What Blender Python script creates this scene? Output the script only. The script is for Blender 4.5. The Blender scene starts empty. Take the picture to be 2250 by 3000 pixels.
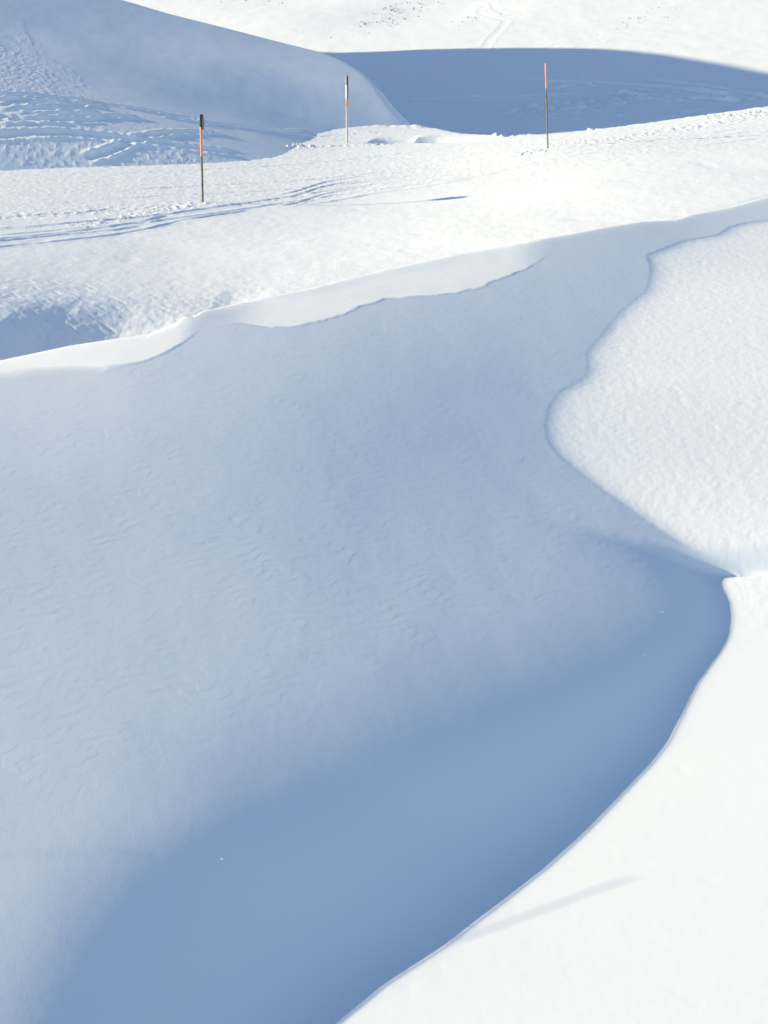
import bpy, math
import numpy as np

# ------------------------------------------------------------------ camera, sky, sun, exposure
scene = bpy.context.scene
C = scene.collection
SUN_EL = math.radians(16.8)
T = math.tan(SUN_EL)

cam_data = bpy.data.cameras.new("camera")
cam_data.sensor_fit = 'VERTICAL'
cam_data.sensor_height = 36.0
cam_data.sensor_width = 27.0
cam_data.lens = 50.0
cam_data.clip_start = 0.1
cam_data.clip_end = 6000.0
cam = bpy.data.objects.new("camera", cam_data)
cam.location = (0, 0, 0)
cam.rotation_euler = (math.radians(90 - 14.0), 0, 0)
C.objects.link(cam)
scene.camera = cam

world = bpy.data.worlds.new("World")
scene.world = world
world.use_nodes = True
wn = world.node_tree.nodes
bg = wn["Background"]
sky = wn.new("ShaderNodeTexSky")
sky.sky_type = 'NISHITA'
sky.sun_disc = False
sky.sun_elevation = SUN_EL
sky.sun_rotation = math.radians(270)
sky.altitude = 2200
sky.air_density = 1.0
sky.dust_density = 0.4
sky.ozone_density = 1.15
world.node_tree.links.new(sky.outputs[0], bg.inputs[0])
bg.inputs[1].default_value = 0.12

sun_data = bpy.data.lights.new("sun", 'SUN')
sun_data.energy = 4.4
sun_data.angle = math.radians(0.5)
sun_data.color = (1.0, 0.872, 0.58)
sun = bpy.data.objects.new("sun", sun_data)
sun.rotation_euler = (0, -(math.pi / 2 - SUN_EL), 0)      # low light from the left
sun.location = (-30, 20, 30)
C.objects.link(sun)

scene.view_settings.view_transform = 'Standard'
scene.view_settings.look = 'None'
scene.view_settings.exposure = 0.78
scene.view_settings.gamma = 1.0
scene.cycles.max_bounces = 8
scene.cycles.diffuse_bounces = 6

# ------------------------------------------------------------------ terrain survey (metres; x right, y away, z up)
DUNE_Y = [5.0,5.019,5.037,5.056,5.075,5.094,5.113,5.132,5.151,5.17,5.189,5.209,5.228,5.248,5.267,5.287,5.307,5.326,5.346,5.366,5.386,5.406,5.426,5.447,5.467,5.487,5.508,5.528,5.549,5.57,5.59,5.611,5.632,5.653,5.674,5.695,5.716,5.738,5.759,5.781,5.802,5.824,5.845,5.867,5.889,5.911,5.933,5.955,5.977,6.0,6.022,6.045,6.067,6.09,6.112,6.135,6.158,6.181,6.204,6.227,6.25,6.274,6.297,6.32,6.344,6.368,6.391,6.415,6.439,6.463,6.487,6.511,6.536,6.56,6.584,6.609,6.634,6.658,6.683,6.708,6.733,6.758,6.783,6.809,6.834,6.859,6.885,6.911,6.936,6.962,6.988,7.014,7.04,7.067,7.093,7.119,7.146,7.173,7.199,7.226,7.253,7.28,7.307,7.334,7.362,7.389,7.417,7.444,7.472,7.5,7.528,7.556,7.584,7.612,7.641,7.669,7.698,7.727,7.755,7.784,7.813,7.842,7.872,7.901,7.93,7.96,7.99,8.019,8.049,8.079,8.109,8.14,8.17,8.2,8.231,8.262,8.292,8.323,8.354,8.385,8.417,8.448,8.48,8.511,8.543,8.575,8.607,8.639,8.671,8.703,8.736,8.768,8.801,8.834,8.867,8.9,8.933,8.966,9.0,9.033,9.067,9.101,9.134,9.168,9.203,9.237,9.271,9.306,9.341,9.375,9.41,9.445,9.481,9.516,9.551,9.587,9.623,9.659,9.695,9.731,9.767,9.803,9.84,9.877,9.913,9.95,9.987,10.025,10.062,10.1,10.137,10.175,10.213,10.251,10.289,10.327,10.366,10.405,10.443,10.482,10.521,10.561,10.6,10.639,10.679,10.719,10.759,10.799,10.839,10.88,10.92,10.961,11.002,11.043,11.084,11.125,11.167,11.208,11.25,11.292,11.334,11.376,11.419,11.461,11.504,11.547,11.59,11.633,11.676,11.72,11.764,11.807,11.851,11.896,11.94,11.984,12.029,12.074,12.119,12.164,12.209,12.255,12.301,12.346,12.392,12.439,12.485,12.531,12.578,12.625,12.672,12.719,12.767,12.814,12.862,12.91,12.958,13.006,13.055,13.103,13.152,13.201,13.251,13.3,13.349,13.399,13.449,13.499,13.55,13.6,13.651,13.702,13.753,13.804,13.855,13.907,13.959,14.011,14.063,14.116,14.168,14.221,14.274,14.327,14.381,14.434,14.488,14.542,14.596,14.65,14.705,14.76,14.815,14.87,14.926,14.981,15.037,15.093,15.149,15.206,15.262,15.319,15.376,15.434,15.491,15.549,15.607,15.665,15.723,15.782,15.841,15.9,15.959,16.019,16.078,16.138,16.198,16.259,16.319,16.38,16.441,16.502,16.564,16.626,16.688,16.75,16.812,16.875,16.938,17.001,17.064,17.128,17.192,17.256,17.32,17.385,17.449,17.514,17.58,17.645,17.711,17.777,17.843,17.91,17.976,18.043,18.111,18.178,18.246,18.314,18.382,18.451,18.519,18.589,18.658,18.727,18.797,18.867,18.937,19.008,19.079,19.15,19.221,19.293,19.365,19.437,19.51,19.582,19.655,19.728,19.802,19.876,19.95,20.024,20.099,20.174,20.249,20.324,20.4,20.476,20.552,20.629,20.706,20.783,20.861,20.938,21.016,21.095,21.173,21.252,21.331,21.411,21.491,21.571,21.651,21.732,21.813,21.894,21.976,22.058,22.14,22.222,22.305,22.388,22.472,22.555,22.639,22.724,22.809,22.894,22.979,23.065,23.15,23.237,23.323,23.41,23.498,23.585,23.673,23.761,23.85,23.939,24.028,24.117,24.207,24.297,24.388,24.479,24.57,24.662,24.754,24.846,24.938,25.031,25.125,25.218,25.312,25.407,25.501,25.596,25.692,25.788,25.884,25.98,26.077,26.174,26.272,26.37,26.468,26.566,26.665,26.765,26.865,26.965,27.065,27.166,27.267,27.369,27.471,27.573,27.676,27.779,27.883,27.987,28.091,28.196,28.301,28.406,28.512,28.618,28.725,28.832,28.939,29.047,29.156,29.264,29.373,29.483,29.593,29.703,29.814,29.925,30.036,30.148,30.261,30.373,30.486,30.6,30.714,30.829,30.943,31.059,31.175,31.291,31.407,31.524,31.642,31.76,31.878,31.997,32.116,32.236,32.356,32.477,32.598,32.719,32.841,32.963,33.086,33.21,33.333,33.458,33.582,33.707,33.833,33.959,34.086,34.213,34.34,34.468,34.597,34.726,34.855,34.985,35.115,35.246,35.378,35.509,35.642,35.775,35.908,36.042,36.176,36.311,36.446,36.582,36.718,36.855,36.993,37.13,37.269,37.408,37.547,37.687,37.827,37.968,38.11,38.252,38.394,38.538,38.681,38.825,38.97,39.115,39.261,39.407,39.554,39.702,39.85,39.998,40.147,40.297,40.447,40.598,40.749,40.901,41.053,41.206,41.36,41.514,41.669,41.824,41.98,42.136,42.293,42.451,42.609,42.768,42.927,43.087,43.248,43.409,43.571,43.733,43.896,44.06,44.224,44.389,44.554,44.72,44.887,45.054,45.222,45.391,45.56,45.73,45.9,46.071,46.243,46.415,46.588,46.762,46.936,47.111,47.287,47.463,47.64,47.817,47.995,48.174,48.354,48.534,48.715,48.896,49.079,49.262,49.445,49.629,49.814,50.0]
SHADE_END = [-4.061,-4.051,-4.037,-4.022,-4.007,-3.991,-3.976,-3.961,-3.945,-3.93,-3.914,-3.899,-3.883,-3.867,-3.852,-3.836,-3.82,-3.804,-3.788,-3.772,-3.756,-3.74,-3.723,-3.707,-3.691,-3.674,-3.658,-3.641,-3.625,-3.608,-3.591,-3.575,-3.558,-3.541,-3.524,-3.507,-3.49,-3.472,-3.455,-3.438,-3.421,-3.403,-3.386,-3.368,-3.35,-3.333,-3.315,-3.297,-3.279,-3.261,-3.243,-3.225,-3.207,-3.189,-3.171,-3.152,-3.134,-3.115,-3.097,-3.078,-3.059,-3.041,-3.022,-3.003,-2.984,-2.965,-2.946,-2.926,-2.907,-2.888,-2.868,-2.849,-2.829,-2.81,-2.79,-2.77,-2.75,-2.731,-2.711,-2.69,-2.67,-2.65,-2.63,-2.609,-2.589,-2.568,-2.548,-2.527,-2.506,-2.486,-2.465,-2.444,-2.423,-2.401,-2.38,-2.359,-2.338,-2.316,-2.295,-2.273,-2.251,-2.229,-2.208,-2.186,-2.164,-2.141,-2.119,-2.097,-2.075,-2.052,-2.03,-2.007,-1.984,-1.962,-1.939,-1.916,-1.893,-1.87,-1.846,-1.823,-1.8,-1.776,-1.753,-1.729,-1.705,-1.681,-1.658,-1.634,-1.609,-1.585,-1.561,-1.537,-1.512,-1.488,-1.463,-1.438,-1.413,-1.389,-1.364,-1.338,-1.313,-1.288,-1.263,-1.237,-1.212,-1.186,-1.16,-1.134,-1.108,-1.082,-1.056,-1.03,-1.004,-0.977,-0.951,-0.924,-0.897,-0.87,-0.844,-0.817,-0.789,-0.762,-0.735,-0.708,-0.681,-0.656,-0.631,-0.606,-0.581,-0.555,-0.53,-0.505,-0.479,-0.453,-0.427,-0.402,-0.375,-0.349,-0.322,-0.295,-0.267,-0.24,-0.212,-0.185,-0.157,-0.129,-0.101,-0.073,-0.045,-0.016,0.015,0.049,0.084,0.118,0.153,0.189,0.224,0.259,0.295,0.331,0.366,0.402,0.439,0.474,0.509,0.543,0.576,0.609,0.642,0.675,0.708,0.742,0.775,0.809,0.843,0.877,0.911,0.945,0.979,1.013,1.047,1.081,1.114,1.148,1.182,1.216,1.25,1.284,1.319,1.353,1.388,1.423,1.458,1.492,1.525,1.558,1.591,1.625,1.658,1.691,1.725,1.759,1.793,1.827,1.861,1.895,1.929,1.964,1.998,2.031,2.064,2.097,2.13,2.163,2.196,2.229,2.262,2.296,2.329,2.363,2.396,2.43,2.464,2.498,2.532,2.566,2.6,2.635,2.669,2.704,2.738,2.772,2.804,2.835,2.867,2.899,2.931,2.963,2.994,3.025,3.053,3.079,3.103,3.128,3.153,3.178,3.203,3.228,3.253,3.279,3.304,3.33,3.355,3.381,3.407,3.433,3.459,3.485,3.511,3.538,3.564,3.591,3.619,3.65,3.682,3.714,3.746,3.779,3.811,3.844,3.876,3.909,3.942,3.974,4.004,4.035,4.066,4.096,4.127,4.158,4.188,4.214,4.236,4.256,4.275,4.295,4.314,4.334,4.352,4.366,4.377,4.387,4.396,4.406,4.414,4.417,4.416,4.415,4.413,4.411,4.411,4.418,4.439,4.466,4.502,4.593,4.747,4.69,4.324,4.07,3.966,3.89,3.819,3.751,3.684,3.617,3.549,3.482,3.416,3.351,3.285,3.219,3.153,3.087,3.023,2.966,2.911,2.857,2.803,2.749,2.695,2.643,2.595,2.549,2.504,2.465,2.437,2.418,2.403,2.393,2.389,2.387,2.386,2.385,2.387,2.394,2.406,2.421,2.435,2.45,2.465,2.481,2.501,2.525,2.554,2.583,2.612,2.642,2.672,2.706,2.75,2.807,2.87,2.934,2.998,3.06,3.116,3.162,3.204,3.244,3.283,3.313,3.327,3.334,3.339,3.345,3.351,3.357,3.37,3.395,3.43,3.468,3.505,3.543,3.581,3.619,3.658,3.696,3.735,3.774,3.813,3.852,3.891,3.93,3.97,4.009,4.049,4.089,4.129,4.17,4.21,4.251,4.292,4.337,4.387,4.441,4.495,4.549,4.604,4.659,4.714,4.769,4.824,4.878,4.924,4.959,4.986,5.011,5.036,5.061,5.086,5.112,5.137,5.163,5.188,5.211,5.227,5.236,5.242,5.248,5.254,5.26,5.267,5.285,5.331,5.4,5.478,5.558,5.638,5.717,5.796,5.874,5.951,6.029,6.107,6.186,6.271,6.372,6.494,6.624,6.755,6.886,7.017,7.14,7.238,7.313,7.378,7.443,7.509,7.577,7.654,7.747,7.851,7.959,8.072,8.205,8.363,8.53,8.69,8.826,8.941,9.05,9.158,9.267,9.376,9.486,9.596,9.706,9.817,9.928,10.04,10.152,10.264,10.377,10.491,10.604,10.718,10.833,10.948,11.063,11.179,11.296,11.412,11.53,11.647,11.765,11.884,12.003,12.122,12.242,12.362,12.483,12.604,12.726,12.848,12.97,13.093,13.217,13.34,13.465,13.59,13.715,13.841,13.967,14.094,14.221,14.348,14.477,14.605,14.734,14.864,14.994,15.124,15.255,15.387,15.519,15.651,15.784,15.918,16.052,16.186,16.321,16.457,16.593,16.729,16.866,17.004,17.142,17.28,17.419,17.559,17.699,17.839,17.98,18.122,18.264,18.407,18.55,18.694,18.838,18.983,19.129,19.274,19.421,19.568,19.716,19.864,20.012,20.162,20.311,20.462,20.613,20.764,20.916,21.069,21.222,21.376,21.53,21.685,21.84,21.996,22.153,22.31,22.468,22.626,22.785,22.945,23.104,23.255,23.362]
SHADE_START = [-4.511,-4.501,-4.487,-4.472,-4.457,-4.441,-4.426,-4.411,-4.395,-4.38,-4.364,-4.349,-4.333,-4.317,-4.302,-4.286,-4.27,-4.254,-4.238,-4.222,-4.206,-4.19,-4.173,-4.157,-4.141,-4.124,-4.108,-4.091,-4.075,-4.058,-4.041,-4.025,-4.008,-3.991,-3.974,-3.957,-3.94,-3.922,-3.905,-3.888,-3.871,-3.853,-3.836,-3.818,-3.8,-3.783,-3.765,-3.747,-3.729,-3.711,-3.693,-3.675,-3.657,-3.639,-3.621,-3.602,-3.584,-3.565,-3.547,-3.528,-3.509,-3.491,-3.472,-3.453,-3.434,-3.415,-3.396,-3.376,-3.357,-3.338,-3.318,-3.299,-3.279,-3.26,-3.24,-3.22,-3.2,-3.181,-3.161,-3.14,-3.12,-3.1,-3.08,-3.059,-3.039,-3.018,-2.998,-2.977,-2.956,-2.936,-2.915,-2.894,-2.873,-2.851,-2.83,-2.809,-2.788,-2.766,-2.745,-2.73,-2.723,-2.719,-2.714,-2.709,-2.704,-2.699,-2.694,-2.689,-2.684,-2.679,-2.674,-2.669,-2.664,-2.659,-2.654,-2.649,-2.644,-2.639,-2.633,-2.628,-2.623,-2.618,-2.612,-2.607,-2.602,-2.596,-2.591,-2.586,-2.58,-2.575,-2.569,-2.563,-2.558,-2.552,-2.546,-2.54,-2.535,-2.529,-2.523,-2.517,-2.511,-2.505,-2.499,-2.492,-2.486,-2.48,-2.474,-2.467,-2.461,-2.455,-2.448,-2.442,-2.435,-2.429,-2.422,-2.416,-2.409,-2.403,-2.396,-2.389,-2.383,-2.376,-2.369,-2.362,-2.355,-2.348,-2.341,-2.334,-2.326,-2.319,-2.311,-2.303,-2.295,-2.287,-2.278,-2.269,-2.26,-2.251,-2.241,-2.231,-2.221,-2.211,-2.2,-2.188,-2.177,-2.165,-2.152,-2.139,-2.126,-2.112,-2.098,-2.083,-2.068,-2.052,-2.036,-2.019,-2.002,-1.984,-1.965,-1.946,-1.926,-1.906,-1.885,-1.863,-1.841,-1.818,-1.794,-1.77,-1.745,-1.719,-1.692,-1.665,-1.637,-1.609,-1.579,-1.549,-1.519,-1.487,-1.455,-1.423,-1.389,-1.355,-1.321,-1.286,-1.25,-1.214,-1.177,-1.14,-1.102,-1.064,-1.025,-0.986,-0.946,-0.906,-0.865,-0.824,-0.782,-0.74,-0.698,-0.655,-0.611,-0.567,-0.523,-0.478,-0.433,-0.388,-0.342,-0.295,-0.248,-0.201,-0.154,-0.105,-0.057,-0.008,0.041,0.091,0.141,0.191,0.242,0.293,0.345,0.396,0.448,0.501,0.553,0.606,0.659,0.713,0.766,0.82,0.874,0.928,0.983,1.037,1.092,1.147,1.201,1.256,1.311,1.366,1.422,1.477,1.532,1.587,1.642,1.697,1.752,1.807,1.862,1.917,1.971,2.026,2.08,2.134,2.188,2.242,2.296,2.349,2.402,2.454,2.506,2.558,2.609,2.66,2.71,2.76,2.809,2.857,2.904,2.951,2.997,3.041,3.085,3.127,3.169,3.209,3.247,3.285,3.32,3.354,3.386,3.415,3.443,3.469,3.493,3.514,3.532,3.548,3.561,3.572,3.579,3.584,3.586,3.584,3.58,3.572,3.561,3.548,3.531,3.511,3.488,3.463,3.434,3.403,3.37,3.334,3.296,3.257,3.215,3.172,3.127,3.082,3.035,2.988,2.94,2.892,2.844,2.796,2.749,2.702,2.655,2.61,2.566,2.523,2.481,2.441,2.402,2.366,2.331,2.294,2.245,2.193,2.145,2.099,2.054,2.015,1.987,1.968,1.953,1.943,1.939,1.937,1.936,1.935,1.937,1.944,1.956,1.971,1.985,2.0,2.015,2.031,2.051,2.075,2.104,2.133,2.162,2.192,2.222,2.256,2.298,2.33,2.357,2.386,2.415,2.446,2.477,2.508,2.541,2.574,2.608,2.642,2.677,2.713,2.749,2.785,2.822,2.86,2.898,2.936,2.975,3.014,3.054,3.093,3.131,3.169,3.208,3.246,3.285,3.324,3.363,3.402,3.441,3.48,3.52,3.559,3.599,3.639,3.679,3.72,3.76,3.801,3.842,3.887,3.937,3.991,4.038,4.077,4.115,4.153,4.191,4.228,4.266,4.302,4.339,4.376,4.412,4.449,4.485,4.522,4.559,4.597,4.635,4.673,4.713,4.752,4.777,4.786,4.792,4.798,4.804,4.81,4.817,4.835,4.881,4.95,5.028,5.108,5.188,5.267,5.346,5.424,5.501,5.579,5.657,5.736,5.821,5.922,6.044,6.163,6.245,6.327,6.411,6.497,6.584,6.672,6.762,6.852,6.944,7.036,7.13,7.224,7.319,7.414,7.51,7.607,7.703,7.801,7.898,7.996,8.094,8.192,8.291,8.389,8.488,8.587,8.686,8.785,8.884,8.984,9.083,9.183,9.283,9.384,9.484,9.585,9.686,9.788,9.89,9.992,10.094,10.197,10.3,10.404,10.508,10.612,10.717,10.822,10.927,11.033,11.14,11.246,11.354,11.461,11.569,11.678,11.787,11.896,12.006,12.116,12.226,12.337,12.449,12.56,12.673,12.785,12.898,13.012,13.126,13.24,13.355,13.47,13.586,13.702,13.818,13.935,14.053,14.17,14.289,14.407,14.526,14.645,14.765,14.885,15.006,15.126,15.247,15.369,15.49,15.612,15.734,15.855,15.977,16.099,16.22,16.341,16.462,16.582,16.702,16.821,16.938,17.055,17.171,17.285,17.398,17.509,17.618,17.725,17.831,17.933,18.034,18.132,18.228,18.322,18.412,18.5,18.585,18.667,18.746,18.823,18.897,18.969,19.037,19.103,19.166,19.227,19.285,19.341,19.395,19.447]
TILT_GRID = [[0.125,0.125,0.125,0.124,0.124,0.124,0.123,0.123,0.123,0.122,0.122,0.122,0.121,0.121,0.121,0.12,0.12,0.12,0.12,0.119,0.119],[0.126,0.126,0.125,0.125,0.124,0.124,0.124,0.123,0.123,0.122,0.122,0.121,0.121,0.12,0.12,0.12,0.119,0.119,0.119,0.119,0.119],[0.127,0.126,0.126,0.125,0.125,0.124,0.124,0.123,0.122,0.122,0.121,0.121,0.12,0.12,0.119,0.119,0.119,0.118,0.118,0.118,0.118],[0.127,0.127,0.126,0.126,0.125,0.125,0.124,0.123,0.122,0.122,0.121,0.12,0.12,0.119,0.119,0.118,0.118,0.118,0.117,0.117,0.117],[0.135,0.133,0.129,0.128,0.127,0.125,0.124,0.123,0.122,0.121,0.12,0.12,0.119,0.118,0.118,0.117,0.117,0.117,0.117,0.116,0.116],[0.143,0.143,0.143,0.143,0.143,0.143,0.141,0.134,0.123,0.121,0.12,0.119,0.118,0.117,0.117,0.116,0.116,0.116,0.116,0.116,0.116],[0.143,0.143,0.143,0.143,0.143,0.142,0.142,0.139,0.134,0.126,0.12,0.118,0.117,0.116,0.115,0.115,0.115,0.115,0.115,0.115,0.115],[0.143,0.143,0.142,0.142,0.139,0.136,0.132,0.128,0.125,0.123,0.123,0.12,0.116,0.115,0.114,0.113,0.113,0.113,0.113,0.114,0.114],[0.147,0.146,0.144,0.139,0.132,0.126,0.124,0.123,0.123,0.122,0.122,0.122,0.11,0.108,0.111,0.111,0.112,0.112,0.112,0.113,0.113],[0.146,0.146,0.146,0.144,0.137,0.13,0.127,0.125,0.122,0.117,0.11,0.098,0.089,0.087,0.087,0.087,0.097,0.109,0.111,0.112,0.112],[0.143,0.143,0.143,0.143,0.14,0.133,0.129,0.122,0.114,0.108,0.099,0.09,0.087,0.086,0.085,0.083,0.08,0.079,0.089,0.108,0.112],[0.135,0.136,0.137,0.139,0.139,0.134,0.127,0.119,0.111,0.103,0.093,0.088,0.085,0.084,0.082,0.079,0.077,0.077,0.077,0.078,0.096],[0.131,0.132,0.132,0.132,0.132,0.132,0.129,0.122,0.111,0.101,0.094,0.088,0.084,0.08,0.078,0.077,0.077,0.077,0.077,0.077,0.077],[0.144,0.141,0.139,0.137,0.136,0.132,0.125,0.116,0.099,0.09,0.087,0.087,0.084,0.08,0.078,0.077,0.077,0.077,0.077,0.077,0.077],[0.177,0.174,0.172,0.172,0.173,0.163,0.136,0.121,0.1,0.08,0.07,0.072,0.083,0.085,0.081,0.078,0.077,0.077,0.077,0.077,0.077],[0.198,0.198,0.198,0.199,0.2,0.187,0.161,0.143,0.123,0.092,0.069,0.059,0.066,0.082,0.085,0.081,0.078,0.077,0.077,0.077,0.08],[0.213,0.213,0.214,0.214,0.21,0.193,0.172,0.162,0.148,0.125,0.099,0.078,0.073,0.079,0.087,0.09,0.09,0.102,0.151,0.178,0.183],[0.224,0.225,0.225,0.224,0.217,0.196,0.178,0.17,0.157,0.144,0.134,0.118,0.105,0.1,0.1,0.103,0.115,0.152,0.176,0.182,0.183],[0.231,0.231,0.231,0.229,0.22,0.197,0.183,0.176,0.163,0.152,0.146,0.139,0.129,0.119,0.114,0.112,0.13,0.164,0.179,0.183,0.183],[0.236,0.237,0.236,0.234,0.22,0.197,0.188,0.18,0.166,0.161,0.159,0.154,0.145,0.134,0.122,0.118,0.143,0.171,0.181,0.183,0.184],[0.227,0.239,0.239,0.235,0.217,0.196,0.189,0.178,0.167,0.165,0.165,0.162,0.154,0.14,0.124,0.124,0.151,0.175,0.182,0.183,0.184],[0.148,0.207,0.236,0.234,0.213,0.195,0.188,0.176,0.167,0.167,0.168,0.165,0.156,0.141,0.124,0.131,0.16,0.178,0.182,0.183,0.184],[0.142,0.144,0.165,0.208,0.206,0.194,0.187,0.174,0.167,0.169,0.169,0.166,0.157,0.139,0.124,0.137,0.166,0.18,0.183,0.183,0.184],[0.141,0.142,0.143,0.147,0.173,0.19,0.186,0.172,0.167,0.169,0.17,0.166,0.156,0.138,0.124,0.143,0.17,0.181,0.183,0.183,0.184],[0.14,0.141,0.141,0.141,0.142,0.162,0.18,0.171,0.168,0.17,0.17,0.165,0.155,0.136,0.126,0.149,0.173,0.182,0.183,0.184,0.184],[0.139,0.14,0.14,0.14,0.14,0.14,0.153,0.167,0.168,0.171,0.17,0.165,0.154,0.134,0.128,0.154,0.176,0.182,0.183,0.184,0.184]]
CREST = [[-6.351,19.873],[-5.641,20.817],[-4.725,21.33],[-3.599,21.719],[-3.237,22.173],[-2.93,23.236],[-2.364,24.003],[-1.639,24.854],[-0.872,25.835],[0.0,26.726],[1.334,27.778],[2.751,28.628],[3.785,29.621],[4.627,30.508],[5.504,31.354],[6.381,31.987],[6.937,32.724],[8.088,33.883],[9.319,35.352],[11.115,37.273]]
LIPS = [[[-5.726,19.003],[-5.244,19.275],[-4.834,19.512],[-4.413,19.754],[-3.926,19.954],[-3.803,20.073],[-3.558,20.355],[-3.399,20.6],[-3.15,20.954],[-3.07,21.108],[-2.98,21.393],[-2.849,21.801]],[[-2.57,22.125],[-2.276,22.364],[-1.967,22.505],[-1.74,22.341],[-1.481,22.475],[-0.962,22.973],[-0.425,23.716],[0.0,24.283],[1.042,24.984],[1.676,25.613],[2.365,26.552],[2.887,27.369],[3.222,28.07],[3.299,28.296]]]
PISTE_PTS = [[-7.186,21.0,-2.637],[-5.632,20.8,-2.812],[-8.151,24.0,-2.27],[-6.138,22.8,-2.536],[-6.86,25.6,-2.361],[-8.383,31.5,-2.017],[-10.297,39.0,-1.234],[-12.208,46.5,-0.41],[-15.297,46.0,-0.406],[-12.074,36.0,-1.553],[-9.422,49.0,-0.188],[-4.991,23.8,-2.789],[-4.173,25.2,-2.953],[-4.444,27.0,-2.49],[-5.107,41.0,-1.222],[-3.446,27.2,-2.688],[-4.145,33.0,-2.113],[-5.87,52.0,0.106],[0.0,30.0,-2.187],[0.0,34.5,-1.808],[-1.203,41.0,-1.335],[2.77,40.0,-1.302],[-1.505,60.0,0.582],[5.468,49.0,0.31],[4.125,32.3,-1.528],[5.069,40.0,-0.671],[1.452,66.0,1.484],[4.316,61.0,0.921],[6.169,56.0,0.908],[8.913,57.0,1.167],[11.838,58.5,1.589],[15.583,60.0,2.057],[19.641,62.0,2.62],[9.564,36.3,-0.841],[12.368,38.5,-0.514],[12.291,47.0,0.329],[-1.853,64.0,1.296],[-0.376,65.0,1.461],[-5.819,59.0,0.785],[1.96,48.0,-0.423]]
PISTE_EDGE = [[0.229,66.0],[1.463,66.5],[2.595,64.0],[4.316,61.0],[5.361,58.5],[6.224,56.5],[8.991,57.5],[11.94,59.0],[15.713,60.5],[19.803,62.5]]
HILL_LEFT = [[44.0,45.02,46.07,47.14,48.24,49.36,50.51,51.69,52.89,54.12,55.38,56.67,57.99,59.34,60.72,62.13,63.58,65.06,66.57,68.12,69.7,71.33,72.99,74.68,76.42,78.2,80.02,81.88,83.79,85.74,87.73,89.77,91.86,94.0,96.19,98.43,100.72,103.06,105.46,107.91],[-4.82,-4.629,-4.332,-3.918,-3.411,-2.874,-2.404,-2.075,-1.87,-1.726,-1.6,-1.461,-1.283,-1.059,-0.782,-0.4,0.118,0.715,1.294,1.822,2.312,2.757,3.182,3.606,4.03,4.458,4.883,5.289,5.691,6.101,6.518,6.924,7.274,7.597,7.925,8.261,8.605,8.956,9.316,9.668]]
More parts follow.
